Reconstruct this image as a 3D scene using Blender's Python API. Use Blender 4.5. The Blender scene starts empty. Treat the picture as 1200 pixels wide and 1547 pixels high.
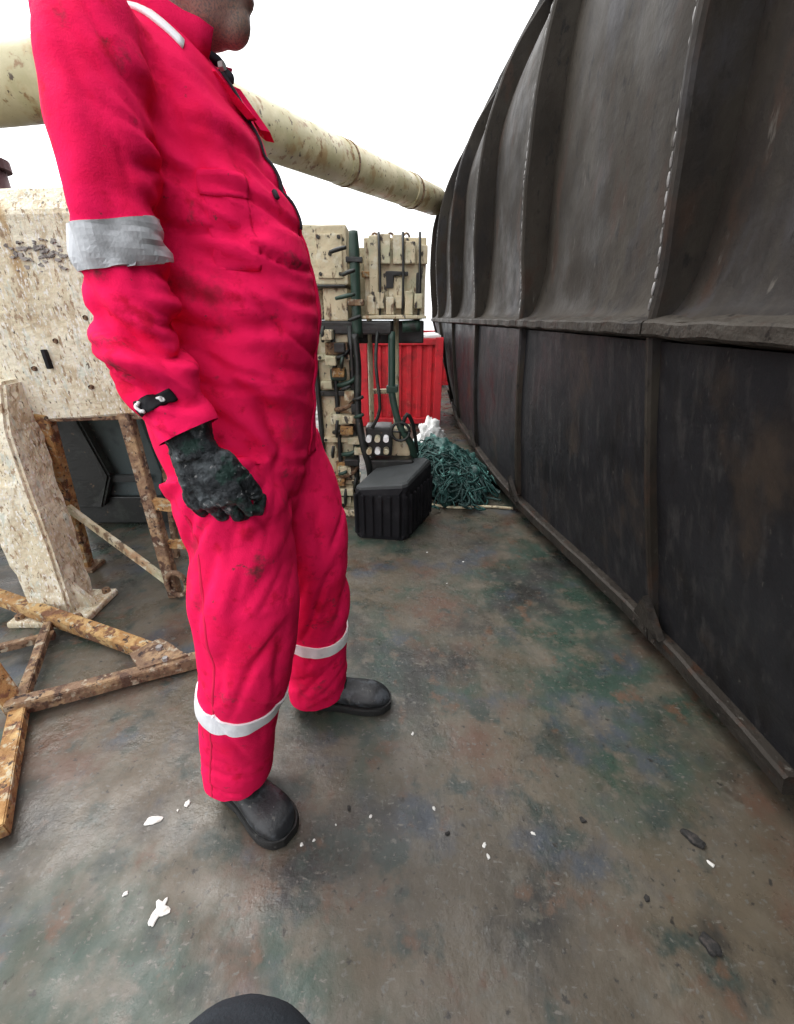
import bpy, bmesh, math, random
from mathutils import Vector, Matrix, noise
from mathutils.bvhtree import BVHTree
random.seed(7)
R = math.radians
sc = bpy.context.scene
COL = sc.collection

# ------------------------------------------------------------------ camera
cam_d = bpy.data.cameras.new('camera')
cam_d.sensor_fit = 'VERTICAL'; cam_d.sensor_height = 36.0
cam_d.lens = 620.0/1547.0*36.0
cam_d.clip_start = 0.02; cam_d.clip_end = 6000
cam = bpy.data.objects.new('camera', cam_d); COL.objects.link(cam)
cam.location = (0, 0, 1.2)
cam.rotation_euler = (R(90-25.33), 0, 0)
sc.camera = cam

# ------------------------------------------------------------------ sky, sun, exposure
SUN_EL, SUN_AZ = R(60), R(-50)           # high, ahead on the left, veiled by an even cloud layer
w = bpy.data.worlds.new('World'); sc.world = w; w.use_nodes = True
nt = w.node_tree; nt.nodes.clear()
sky = nt.nodes.new('ShaderNodeTexSky'); sky.sky_type = 'NISHITA'; sky.sun_disc = False
sky.sun_elevation = SUN_EL; sky.sun_rotation = SUN_AZ
sky.air_density = 1.0; sky.dust_density = 6.0; sky.ozone_density = 1.0
hs = nt.nodes.new('ShaderNodeHueSaturation'); hs.inputs['Saturation'].default_value = 0.12
bg = nt.nodes.new('ShaderNodeBackground'); bg.inputs['Strength'].default_value = 0.15
wo = nt.nodes.new('ShaderNodeOutputWorld')
cl = nt.nodes.new('ShaderNodeMix'); cl.data_type = 'RGBA'; cl.inputs[0].default_value = .72   # even overcast over the clear sky
cl.inputs[7].default_value = (8.0, 8.05, 8.2, 1)
nt.links.new(sky.outputs[0], hs.inputs['Color']); nt.links.new(hs.outputs[0], cl.inputs[6]); nt.links.new(cl.outputs[2], bg.inputs['Color'])
nt.links.new(bg.outputs[0], wo.inputs['Surface'])
sd = bpy.data.lights.new('sun', 'SUN'); sd.energy = .5; sd.angle = R(22); sd.color = (1, .96, .9)
so = bpy.data.objects.new('sun', sd); COL.objects.link(so)
sdir = Vector((math.sin(SUN_AZ)*math.cos(SUN_EL), math.cos(SUN_AZ)*math.cos(SUN_EL), math.sin(SUN_EL)))
so.rotation_euler = sdir.to_track_quat('Z', 'Y').to_euler(); so.location = (0, 0, 9)
vs = sc.view_settings
vs.view_transform = 'Standard'; vs.look = 'None'; vs.exposure = 1.28; vs.gamma = 1.0; vs.use_curve_mapping = False

# ------------------------------------------------------------------ materials
def material(name, base, layers=(), rough=.6, rough_var=.15, bump=.3, bump_scale=60, metallic=0.0,
             stretch=(1, 1, 1), spec=.5, fine=None, sheen=0.0, world=False, subs=0.0, gain=1.0):
    """base colour, then layers (colour, scale, lo, hi, stretch): each laid over the last where its noise is high"""
    base = tuple(v*gain for v in base); layers = [(tuple(v*gain for v in l[0]), *l[1:]) for l in layers]
    m = bpy.data.materials.new(name); m.use_nodes = True
    t = m.node_tree; N = t.nodes; L = t.links
    b = N['Principled BSDF']
    if world:
        src = N.new('ShaderNodeNewGeometry').outputs['Position']
    else:
        src = N.new('ShaderNodeTexCoord').outputs['Object']
    def coords(st, off):
        mp = N.new('ShaderNodeMapping'); mp.inputs['Scale'].default_value = st
        mp.inputs['Location'].default_value = (off, off*1.7, -off)
        L.new(src, mp.inputs[0]); return mp.outputs[0]
    def nz(scale, st=(1, 1, 1), off=0., det=6, ro=.6):
        n = N.new('ShaderNodeTexNoise'); n.inputs['Scale'].default_value = scale
        n.inputs['Detail'].default_value = det; n.inputs['Roughness'].default_value = ro
        L.new(coords(st, off), n.inputs['Vector']); return n.outputs['Fac']
    def rng(sock, lo, hi, a=0., c=1.):
        r = N.new('ShaderNodeMapRange'); r.interpolation_type = 'SMOOTHSTEP'
        r.inputs[1].default_value = lo; r.inputs[2].default_value = hi
        r.inputs[3].default_value = a; r.inputs[4].default_value = c
        L.new(sock, r.inputs[0]); return r.outputs[0]
    def mix(f, a, c):
        x = N.new('ShaderNodeMix'); x.data_type = 'RGBA'
        L.new(f, x.inputs[0])
        for s, v in ((x.inputs[6], a), (x.inputs[7], c)):
            if hasattr(v, 'is_linked'): L.new(v, s)
            else: s.default_value = (*v, 1)
        return x.outputs[2]
    col = mix(rng(nz(2.5, stretch, 3.1), .3, .7), tuple(v*.82 for v in base), tuple(min(v*1.18, 1) for v in base))
    rsock = rng(nz(5, stretch, 9.), .3, .7, max(rough-rough_var, .05), min(rough+rough_var, 1))
    for i, ly in enumerate(layers):
        c, s, lo, hi = ly[:4]; st = ly[4] if len(ly) > 4 else (1, 1, 1)
        col = mix(rng(nz(s, st, 11.3*(i+1)), lo, hi), col, c)
    L.new(col, b.inputs['Base Color']); L.new(rsock, b.inputs['Roughness'])
    b.inputs['Metallic'].default_value = metallic
    b.inputs['Specular IOR Level'].default_value = spec
    if sheen: b.inputs['Sheen Weight'].default_value = sheen
    if subs:
        b.inputs['Subsurface Weight'].default_value = subs; b.inputs['Subsurface Radius'].default_value = (.01, .004, .002)
    bp = N.new('ShaderNodeBump'); bp.inputs['Strength'].default_value = bump; bp.inputs['Distance'].default_value = .004
    L.new(nz(bump_scale, stretch, 5., 8, .65), bp.inputs['Height'])
    nrm = bp.outputs[0]
    if fine:
        b2 = N.new('ShaderNodeBump'); b2.inputs['Strength'].default_value = fine[0]; b2.inputs['Distance'].default_value = .02
        L.new(nz(fine[1], stretch, 7., 3, .5), b2.inputs['Height']); L.new(nrm, b2.inputs['Normal']); nrm = b2.outputs[0]
    L.new(nrm, b.inputs['Normal'])
    return m

M = {}
M['deck'] = material('deck_paint', (.104, .086, .062), [
    ((.038, .066, .050), 1.7, .44, .62), ((.112, .064, .044), 2.3, .51, .67), ((.062, .072, .086), 3.1, .53, .67),
    ((.130, .112, .085), 6.5, .48, .70), ((.032, .031, .028), 2.6, .48, .68), ((.044, .055, .047), 8, .53, .68), ((.112, .100, .079), 13, .55, .70), ((.110, .070, .047), 11, .58, .70),
    ((.150, .140, .122), 30, .61, .70, (1, 3, 1)), ((.036, .033, .029), 44, .60, .70), ((.125, .12, .105), 60, .58, .68), ((.33, .32, .28), 95, .70, .74)],
    rough=.40, rough_var=.26, bump=.6, bump_scale=42, world=True, fine=(.35, 5), gain=0.74, spec=.36)
M['sea'] = material('sea_water', (.12, .16, .17), rough=.25, bump=.5, bump_scale=.6, world=True, gain=0.6)
M['hull_up'] = material('hull_weathered', (.060, .050, .040), [
    ((.098, .085, .068), 2.0, .44, .66, (1, 1, .6)), ((.045, .039, .036), 3.6, .50, .68, (1, 1, .35)), ((.078, .073, .075), 4.5, .54, .68, (1, 1, .5)),
    ((.085, .056, .042), 7, .54, .68, (1, 1, .5)), ((.040, .036, .033), 28, .58, .68, (1, 1, .5)), ((.17, .155, .135), 30, .64, .74, (1, 1, .25))],
    rough=.58, bump=.5, bump_scale=45, fine=(.3, 6), gain=0.44, spec=.12)
M['hull_low'] = material('hull_lower_dark', (.026, .026, .029), [  # darker, upright-streaked tone for the hull below the ledge
    ((.048, .046, .046), 9, .48, .68, (3, 3, .18)), ((.018, .017, .018), 5, .5, .68, (2, 2, .3)),
    ((.060, .046, .036), 3.2, .56, .72, (1, 1, .6)), ((.10, .095, .085), 40, .64, .74, (2, 2, .3))],
    rough=.5, bump=.45, bump_scale=55, fine=(.25, 7), gain=0.62, spec=.14)
M['hull_edge'] = material('hull_worn_edge', (.125, .108, .088), [
    ((.060, .050, .043), 7, .48, .64), ((.105, .062, .042), 13, .55, .66), ((.17, .155, .13), 20, .56, .66), ((.045, .038, .033), 34, .58, .66)],
    rough=.6, bump=.8, bump_scale=80, fine=(.4, 26), gain=0.29, spec=.15)
M['chine'] = material('hull_chine_steel', (.088, .076, .064), [((.045, .038, .034), 8, .48, .66), ((.11, .060, .040), 14, .56, .68), ((.24, .225, .20), 34, .62, .72)], rough=.55, bump=.7, bump_scale=70, fine=(.4, 22), gain=0.40, spec=.15)
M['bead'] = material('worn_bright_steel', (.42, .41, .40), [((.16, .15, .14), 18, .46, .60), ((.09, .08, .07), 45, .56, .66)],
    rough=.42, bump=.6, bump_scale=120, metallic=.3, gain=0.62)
M['pale'] = material('flaking_cream_paint', (.69, .61, .43), [
    ((.77, .72, .56), 9, .46, .60, (1, 1, .5)), ((.55, .46, .31), 24, .53, .62, (1, 1, .35)), ((.60, .62, .52), 30, .56, .64, (1, 1, .35)),
    ((.46, .31, .15), 6, .56, .70, (1, 1, .25)), ((.36, .26, .16), 60, .575, .62, (1, 1, .35)), ((.14, .11, .08), 80, .62, .66, (1, 1, .4)), ((.80, .78, .71), 110, .55, .62, (1, 1, .4))],
    rough=.7, bump=1.0, bump_scale=75, fine=(.35, 40), gain=0.85)
M['cream'] = material('cream_machine_paint', (.64, .55, .36), [
    ((.52, .50, .33), 6, .48, .62), ((.45, .28, .15), 10, .55, .64, (1, 1, .25)), ((.70, .65, .49), 18, .54, .64), ((.20, .13, .075), 17, .58, .65, (1, 1, .4)), ((.06, .05, .04), 30, .59, .65, (1, 1, .5))], rough=.6, bump=.7, bump_scale=60, fine=(.35, 20), gain=0.82)
M['boom'] = material('boom_cream_paint', (.62, .55, .35), [
    ((.50, .45, .26), 3, .44, .62), ((.44, .31, .15), 5, .54, .66), ((.30, .18, .08), 11, .58, .66), ((.10, .07, .045), 24, .61, .67)], rough=.5, bump=.3, bump_scale=40, gain=0.82)
M['rust'] = material('rust_flaked_orange', (.40, .215, .075), [
    ((.55, .36, .15), 11, .48, .60), ((.19, .085, .04), 18, .52, .60), ((.50, .43, .29), 30, .56, .63), ((.06, .035, .025), 40, .58, .64)],
    rough=.88, bump=1.0, bump_scale=90, fine=(.6, 36), gain=0.75)
M['rust_dark'] = material('rust_brown', (.24, .145, .085), [
    ((.38, .25, .135), 13, .48, .60), ((.10, .05, .03), 17, .52, .60), ((.44, .37, .27), 30, .57, .64), ((.05, .03, .025), 42, .59, .64)],
    rough=.88, bump=1.0, bump_scale=90, fine=(.6, 36), gain=0.72)
M['coverall'] = material('coverall_cloth', (.90, .012, .098), [
    ((.80, .008, .066), 6, .5, .72), ((.64, .008, .05), 26, .54, .70), ((.46, .018, .055), 8, .58, .74), ((.22, .035, .05), 15, .62, .74), ((.12, .045, .045), 46, .67, .75)],
    rough=.9, rough_var=.05, bump=.35, bump_scale=420, spec=.08, fine=(.38, 15))
M['coverall_trim'] = material('coverall_stitching', (.60, .010, .06), rough=.85, bump=.3, bump_scale=300, spec=.2)
M['reflect'] = material('reflective_tape', (.62, .64, .67), [((.45, .46, .48), 14, .5, .7), ((.55, .42, .45), 22, .62, .75)],
    rough=.45, bump=.2, bump_scale=200, metallic=.1, gain=0.72)
M['reflect_white'] = material('reflective_tape_clean', (.84, .85, .90), [((.66, .66, .70), 18, .56, .72)], rough=.45, bump=.2, bump_scale=200)
M['skin'] = material('skin', (.56, .39, .31), [((.48, .29, .23), 18, .5, .7), ((.30, .265, .25), 380, .46, .58), ((.44, .31, .27), 30, .5, .66)],
    rough=.55, bump=.3, bump_scale=220, subs=.15, gain=0.85)
M['hair'] = material('short_hair', (.05, .04, .035), rough=.7, bump=.8, bump_scale=300, gain=0.6)
M['dark_cloth'] = material('navy_cloth', (.03, .03, .045), rough=.85, bump=.3, bump_scale=250, gain=0.6)
M['glove'] = material('grimy_black_glove', (.026, .030, .034), [
    ((.11, .125, .135), 30, .46, .60), ((.03, .065, .055), 24, .54, .64), ((.40, .40, .40), 60, .62, .68), ((.012, .012, .014), 38, .54, .62)],
    rough=.55, bump=.9, bump_scale=110, fine=(.5, 60), gain=0.7, spec=.25)
M['boot'] = material('scuffed_black_leather', (.026, .028, .032), [
    ((.085, .095, .108), 18, .48, .62), ((.016, .017, .019), 40, .55, .64), ((.15, .145, .13), 60, .61, .68), ((.35, .36, .36), 95, .70, .75)], rough=.42, bump=.4, bump_scale=110, gain=0.6)
M['sole'] = material('boot_rubber', (.018, .018, .018), [((.12, .12, .11), 50, .63, .7)], rough=.7, bump=.5, bump_scale=120, gain=0.6)
M['slate'] = material('slate_trousers', (.045, .055, .065), [((.03, .036, .042), 8, .5, .7)], rough=.85, bump=.4, bump_scale=250, gain=0.6, spec=.1)
M['black'] = material('black_rubber', (.018, .018, .022), [((.04, .04, .045), 10, .52, .7)], rough=.7, bump=.5, bump_scale=60, gain=0.5, spec=.2)
M['black_gloss'] = material('oily_black_paint', (.02, .022, .02), [((.05, .06, .05), 9, .54, .68), ((.18, .12, .07), 22, .66, .72)], rough=.45, bump=.5, bump_scale=60, gain=0.6)
M['bare'] = material('bare_grey_metal', (.40, .37, .34), [((.16, .14, .13), 60, .48, .62)], rough=.7, bump=.6, bump_scale=120, gain=0.7)
M['block_top'] = material('dusty_grey_top', (.13, .14, .142), [((.12, .13, .13), 9, .5, .66)], rough=.75, bump=.4, bump_scale=60, gain=0.5, spec=.15)
M['green_pipe'] = material('dark_green_paint', (.025, .065, .045), [((.03, .03, .025), 14, .55, .68), ((.15, .08, .04), 30, .64, .72)], rough=.5, bump=.5, bump_scale=70, gain=0.7)
M['teal'] = material('teal_grey_paint', (.09, .125, .13), [((.06, .08, .085), 7, .5, .68), ((.34, .33, .27), 30, .66, .72)], rough=.55, bump=.4, bump_scale=60, gain=0.7)
M['green_net'] = material('green_netting', (.014, .080, .070), [((.13, .34, .30), 15, .56, .64), ((.012, .05, .045), 14, .52, .64)], rough=.7, bump=.6, bump_scale=90, gain=0.8)
M['dark_net'] = material('dark_green_netting', (.012, .05, .045), rough=.8, bump=.6, bump_scale=90, gain=0.7)
M['red'] = material('red_container_paint', (.66, .020, .034), [((.38, .018, .022), 5, .5, .68), ((.62, .10, .08), 20, .60, .72), ((.20, .05, .03), 30, .66, .74)],
    rough=.55, bump=.35, bump_scale=50)
M['white'] = material('white_cover', (.80, .80, .79), [((.66, .66, .64), 8, .5, .7)], rough=.7, bump=.3, bump_scale=40)
M['chip'] = material('white_paint_chip', (.78, .77, .73), [((.55, .53, .48), 60, .56, .7)], rough=.7, bump=.3, bump_scale=120, gain=0.7)
M['debris'] = material('dark_scrap', (.02, .019, .018), [((.06, .05, .045), 60, .5, .66)], rough=.75, bump=.8, bump_scale=150, gain=0.6)
M['purple'] = material('rusted_maroon', (.16, .06, .07), rough=.8, bump=.5, bump_scale=50, gain=0.6)

# ------------------------------------------------------------------ mesh helpers
ORG = {}
def link(name, bm, mat, parent=None, smooth=False, at=None, recalc=True):
    """one mesh object; vertices are given in world metres, the object's origin is its thing's base"""
    if recalc: bmesh.ops.recalc_face_normals(bm, faces=bm.faces[:])
    o_ = ORG[parent.name] if parent else Vector(at if at else (0, 0, 0))
    bmesh.ops.translate(bm, verts=bm.verts[:], vec=-o_)
    me = bpy.data.meshes.new(name); bm.to_mesh(me); bm.free()
    me.materials.append(mat)
    if smooth:
        for p in me.polygons: p.use_smooth = True
    ob = bpy.data.objects.new(name, me); COL.objects.link(ob)
    if parent: ob.parent = parent
    else: ob.location = o_
    ORG[ob.name] = o_.copy()
    return ob
def tag(o, label, cat, group=None):
    o['label'] = label; o['category'] = cat
    if group: o['group'] = group
    return o
def thing(name, loc, label, cat, group=None):
    o = bpy.data.objects.new(name, None); COL.objects.link(o); o.location = loc; o.empty_display_size = .1
    ORG[o.name] = Vector(loc); return tag(o, label, cat, group)
def structure(o):
    o['kind'] = 'structure'; return o
def ring_loft(bm, rings, cap=True):
    V = [[bm.verts.new(p) for p in r] for r in rings]
    n = len(V[0])
    for a, b in zip(V, V[1:]):
        for i in range(n):
            bm.faces.new((a[i], a[(i+1) % n], b[(i+1) % n], b[i]))
    if cap:
        bm.faces.new(V[0][::-1]); bm.faces.new(V[-1])
    return V
def spline(pts, sub=6):
    """Catmull-Rom through tuples of any length"""
    out = []; n = len(pts)
    for i in range(n-1):
        p0 = pts[max(i-1, 0)]; p1 = pts[i]; p2 = pts[i+1]; p3 = pts[min(i+2, n-1)]
        for k in range(sub):
            t = k/sub
            out.append(tuple(.5*((2*b)+(c-a)*t+(2*a-5*b+4*c-d)*t*t+(3*b-a-3*c+d)*t**3) for a, b, c, d in zip(p0, p1, p2, p3)))
    out.append(tuple(pts[-1])); return out
def tube(bm, pts, sub=6, n=16, sq=1.0, cap=True):
    """round tube through (x, y, z, radius)"""
    P = spline([tuple(p) for p in pts], sub) if sub > 1 else [tuple(p) for p in pts]
    rings = []; up = None
    for i, p in enumerate(P):
        a = Vector(P[max(i-1, 0)][:3]); b = Vector(P[min(i+1, len(P)-1)][:3]); t = (b-a).normalized()
        if up is None:
            up = Vector((0, 0, 1)) if abs(t.z) < .9 else Vector((0, 1, 0))
        u = t.cross(up).normalized(); v = u.cross(t).normalized(); up = v
        c = Vector(p[:3]); r = p[3]
        rings.append([c+u*r*math.cos(2*math.pi*k/n)+v*r*sq*math.sin(2*math.pi*k/n) for k in range(n)])
    ring_loft(bm, rings, cap)
def capsule(bm, pts, n=12):
    """tube with rounded ends"""
    pts = [tuple(p) for p in pts]
    a = Vector(pts[0][:3]); d = (a-Vector(pts[1][:3])).normalized(); r = pts[0][3]
    z = Vector(pts[-1][:3]); e = (z-Vector(pts[-2][:3])).normalized(); q = pts[-1][3]
    head = [(*(a+d*r*math.sin(t)), r*math.cos(t)) for t in (1.45, 1.1, .6)]
    tail = [(*(z+e*q*math.sin(t)), q*math.cos(t)) for t in (.6, 1.1, 1.45)]
    tube(bm, head+pts+tail, sub=1, n=n)
def box(bm, lo, hi, bev=0.0, rot=None):
    lo = Vector(lo); hi = Vector(hi); c = (lo+hi)/2; s = hi-lo
    m = Matrix.Translation(c)
    if rot is not None: m = m @ rot
    g = bmesh.ops.create_cube(bm, size=1, matrix=m @ Matrix.Diagonal((*s, 1)))
    if bev:
        es = list({e for v in g['verts'] for e in v.link_edges})
        bmesh.ops.bevel(bm, geom=es, offset=bev, segments=2, affect='EDGES', profile=.6)
def bar(bm, a, b, w_, h_, bev=.003, up=(0, 0, 1)):
    """rectangular bar from a to b"""
    a = Vector(a); b = Vector(b); t = (b-a); L_ = t.length; t.normalize()
    u = Vector(up)
    if abs(t.dot(u)) > .95: u = Vector((0, 1, 0))
    s = t.cross(u).normalized(); v = s.cross(t)
    m = Matrix((s, t, v)).transposed().to_4x4(); m.translation = (a+b)/2
    g = bmesh.ops.create_cube(bm, size=1, matrix=m @ Matrix.Diagonal((w_, L_, h_, 1)))
    if bev:
        es = list({e for v_ in g['verts'] for e in v_.link_edges})
        bmesh.ops.bevel(bm, geom=es, offset=bev, segments=2, affect='EDGES')
def rough_up(bm, amp, scale, cuts=0, seed=0.):
    if cuts: bmesh.ops.subdivide_edges(bm, edges=bm.edges[:], cuts=cuts, use_grid_fill=True)
    bm.normal_update()
    for v in bm.verts:
        v.co += v.normal*amp*noise.noise(v.co*scale+Vector((seed, seed, seed)))
def ball(bm, c, r, s=(1, 1, 1), seg=16, rot=None):
    m = Matrix.Translation(c)
    if rot is not None: m = m @ rot
    bmesh.ops.create_uvsphere(bm, u_segments=seg, v_segments=seg*2//3, radius=r, matrix=m @ Matrix.Diagonal((*s, 1)))
def fuse(bm, voxel, smooth=6):
    """melt overlapping closed shapes into one continuous surface; returns a new bmesh"""
    me = bpy.data.meshes.new('melt'); bm.to_mesh(me); bm.free()
    ob = bpy.data.objects.new('melt', me); COL.objects.link(ob)
    r = ob.modifiers.new('r', 'REMESH'); r.mode = 'VOXEL'; r.voxel_size = voxel
    if smooth:
        s = ob.modifiers.new('s', 'SMOOTH'); s.iterations = smooth; s.factor = .5
    dg = bpy.context.evaluated_depsgraph_get(); dg.update()
    out = bpy.data.meshes.new_from_object(ob.evaluated_get(dg))
    nb = bmesh.new(); nb.from_mesh(out)
    bpy.data.objects.remove(ob); bpy.data.meshes.remove(me); bpy.data.meshes.remove(out)
    return nb
BOLT = {}
def bolt(parent, p, nrm, r=.012, mat='rust_dark', name='bolt'):
    key = (round(r, 4), mat)
    if key not in BOLT:
        bm = bmesh.new()
        bmesh.ops.create_cone(bm, segments=6, radius1=r, radius2=r*.9, depth=r*1.2, cap_ends=True)
        me = bpy.data.meshes.new(name); bm.to_mesh(me); bm.free(); me.materials.append(M[mat]); BOLT[key] = me
    o = bpy.data.objects.new(name, BOLT[key]); COL.objects.link(o); o.parent = parent
    o.location = Vector(p)-ORG[parent.name]; o.rotation_euler = Vector(nrm).to_track_quat('Z', 'Y').to_euler()
    return o

# ================================================================== SETTING: deck and sea
bm = bmesh.new(); box(bm, (-8, -5, -4.5), (9, 13, 0)); structure(link('deck', bm, M['deck']))
bm = bmesh.new(); bmesh.ops.create_grid(bm, x_segments=2, y_segments=2, size=3500, matrix=Matrix.Translation((0, 0, -4)))
structure(link('sea', bm, M['sea'], recalc=False))

# ================================================================== THE RIBBED HULL
hull = thing('steel_hull', (1.2, 3.3, 0), 'huge dark weathered steel hull with upright ribs and a projecting ledge, resting on deck', 'hull')
def interp(T, x):
    if x <= T[0][0]: return T[0][1]
    for (a, p), (b, q) in zip(T, T[1:]):
        if x <= b: return p+(q-p)*(x-a)/(b-a)
    return T[-1][1]
XB = [(-3.5, 1.02), (-1.2, 1.02), (.62, .99), (1.15, .97), (1.57, .91), (2.2, .79), (2.96, .72), (4.7, .69), (5.8, .76), (6.6, .84), (7.2, 1.0), (7.6, 1.16), (7.85, 1.36)]
LIP = [(-3.5, .66), (-1.2, .66), (1.2, .665), (2.43, .655), (3.6, .612), (4.7, .555), (5.8, .520), (6.6, .492), (7.2, .575), (7.6, .77), (7.85, 1.12)]
SM = {}
def smooth_in(T, y):
    k = (id(T), round(y, 3))
    if k not in SM: SM[k] = sum(interp(T, y+d) for d in (-.3, -.15, 0, .15, .3))/5
    return SM[k]
def lip_x(y): return smooth_in(LIP, y)
def shift(y): return lip_x(y)-.665
def lower(y, t, off=0.):
    """point on the sloping lower side: t 0 under the ledge, 1 at the chine"""
    x0, z0 = lip_x(y)+.014, 1.152; x1, z1 = smooth_in(XB, y)-.004, .15
    bow = -.012*math.sin(math.pi*t)
    return Vector((x0+(x1-x0)*t+bow+off, y, z0+(z1-z0)*t-off*.35))
UP = [(1.190, -.002), (1.196, .022), (1.208, .046), (1.232, .066), (1.29, .080), (1.40, .086), (1.6, .080), (1.9, .068), (2.2, .070), (2.4, .098), (2.6, .168), (2.8, .275), (2.98, .405)]
EDGE = [(1.17, .0), (1.32, -.003), (1.5, -.026), (1.8, -.05), (2.1, -.045), (2.35, -.015), (2.6, .065), (2.8, .17), (2.96, .29)]
RIBS = [-2.49, -1.26, -.03, 1.2, 2.43, 3.6, 4.7, 5.8, 6.7, 7.35]
YEND = 7.8
YNEAR = -3.2  # unseen near length, drawn out behind the camera to darken the deck
spans = list(zip([YNEAR]+RIBS, RIBS+[YEND]))
def rag(a, b): return [a+(b-a)*i/14 for i in range(15)]
for bi, (ya, yb) in enumerate(spans):
    ya += .004; yb -= .004
    # dished upper panel running out into the ledge
    bm = bmesh.new(); g = []
    for y in rag(ya, yb):
        u = (y-ya)/(yb-ya); pil = math.sin(math.pi*u)
        row = []
        for z, dx in spline(UP, 4):
            dent = .010*noise.noise(Vector((y*2.2, z*2.0, 4+bi)))+.004*noise.noise(Vector((y*7, z*6, bi)))
            k = max(0, min(1, (z-1.2)/.2))
            row.append(bm.verts.new((lip_x(y)+dx+k*(.012-.030*pil+dent), y, z)))
        g.append(row)
    for a, b in zip(g, g[1:]):
        for i in range(len(a)-1): bm.faces.new((a[i], a[i+1], b[i+1], b[i]))
    link('upper_panel', bm, M['hull_up'], hull, smooth=True)
    # lower panel
    bm = bmesh.new(); g = []
    for y in rag(ya, yb):
        row = []
        for i in range(13):
            p = lower(y, i/12, .028+.008*noise.noise(Vector((y*2, i*.3, bi+9))))
            row.append(bm.verts.new(p))
        g.append(row)
    for a, b in zip(g, g[1:]):
        for i in range(len(a)-1): bm.faces.new((a[i], a[i+1], b[i+1], b[i]))
    link('lower_panel', bm, M['hull_low'], hull, smooth=True)
    # ledge lip, one length per bay, a little battered
    bm = bmesh.new(); prof = [(.036, 1.204), (.010, 1.1965), (-.008, 1.191), (-.012, 1.186), (-.010, 1.160), (-.004, 1.154), (.07, 1.142), (.085, 1.17), (.07, 1.196)]
    rings = []
    for y in [ya+(yb-ya)*i/24 for i in range(25)]:
        j = .006*noise.noise(Vector((y*6, 1, 2))); q = .005*noise.noise(Vector((y*9, 5, 2)))
        rings.append([Vector((lip_x(y)+dx+j*(dx < .05), y, z+q)) for dx, z in prof])
    ring_loft(bm, rings); link('ledge', bm, M['hull_edge'], hull)
    # chine bar along the bottom
    y0, y1 = ya, yb
    if yb < .3: continue
    y0 = max(ya, .64)
    bm = bmesh.new(); rings = []
    for y in [y0+(y1-y0)*i/16 for i in range(17)]:
        x = smooth_in(XB, y); j = .005*noise.noise(Vector((y*7, 3, 3)))
        rings.append([Vector((x-.022+j, y, .160)), Vector((x-.004+j, y, .100)), Vector((x+.004+j, y, .094)), Vector((x+.10, y, .096)), Vector((x+.10, y, .170)), Vector((x-.014+j, y, .168))])
    ring_loft(bm, rings); link('chine_bar', bm, M['chine'], hull)
for ri, y in enumerate(RIBS):
    # upper rib: deep plate with rounded edge, wider as it climbs
    bm = bmesh.new(); rings = []
    for z, dx in spline(EDGE, 6):
        wd = .016+.010*(z-1.17)
        wob = .004*noise.noise(Vector((ri, z*5, 1)))
        xo = lip_x(y)+dx+wob; xi = lip_x(y)+.14+max(0, dx)*1.05
        rings.append([Vector(p) for p in ((xi, y-wd*.9, z), (xo+.012, y-wd*.9, z), (xo+.003, y-wd*.6, z), (xo, y, z), (xo+.003, y+wd*.6, z), (xo+.012, y+wd*.9, z), (xi, y+wd*.9, z))])
    ring_loft(bm, rings); rib = link('rib', bm, M['hull_up'], hull)
    # worn bright edge on the rib's far corner, its highlight modelled as pale dashes
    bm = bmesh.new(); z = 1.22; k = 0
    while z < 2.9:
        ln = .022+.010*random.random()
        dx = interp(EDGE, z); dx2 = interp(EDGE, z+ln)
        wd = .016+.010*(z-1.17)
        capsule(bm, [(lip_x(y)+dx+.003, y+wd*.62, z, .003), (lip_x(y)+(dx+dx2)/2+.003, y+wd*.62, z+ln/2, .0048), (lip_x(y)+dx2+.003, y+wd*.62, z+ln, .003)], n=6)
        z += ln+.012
    wb = link('edge_highlight', bm, M['bead'], rib, smooth=True); wb['kind'] = 'stuff'
    # lower rib: slim proud bar down to the chine
    bm = bmesh.new(); rings = []
    for i in range(17):
        t = i/16; p = lower(y, t*.97)
        rings.append([p+Vector(q) for q in ((.06, -.012, 0), (.004, -.012, 0), (-.004, -.006, 0), (-.004, .006, 0), (.004, .012, 0), (.06, .012, 0))])
    ring_loft(bm, rings); link('rib_foot', bm, M['hull_up'], hull)
    # gusset where rib meets chine
    if y > .3:
        bm = bmesh.new(); x = smooth_in(XB, y)
        vs_ = [Vector((x-.072, y, .30)), Vector((x-.024, y-.08, .160)), Vector((x-.024, y+.09, .160))]
        n0 = (vs_[1]-vs_[0]).cross(vs_[2]-vs_[0]).normalized()
        if n0.x > 0: n0 = -n0
        ring_loft(bm, [[v+n0*.004 for v in vs_], [v-n0*.02 for v in vs_]]); link('gusset', bm, M['chine'], hull)
        for dy, z in ((-.05, .15), (.02, .155), (.08, .145)):
            bolt(hull, (x-.020, y+dy, z-.015), (-1, 0, .2), .009, 'chine')
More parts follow.
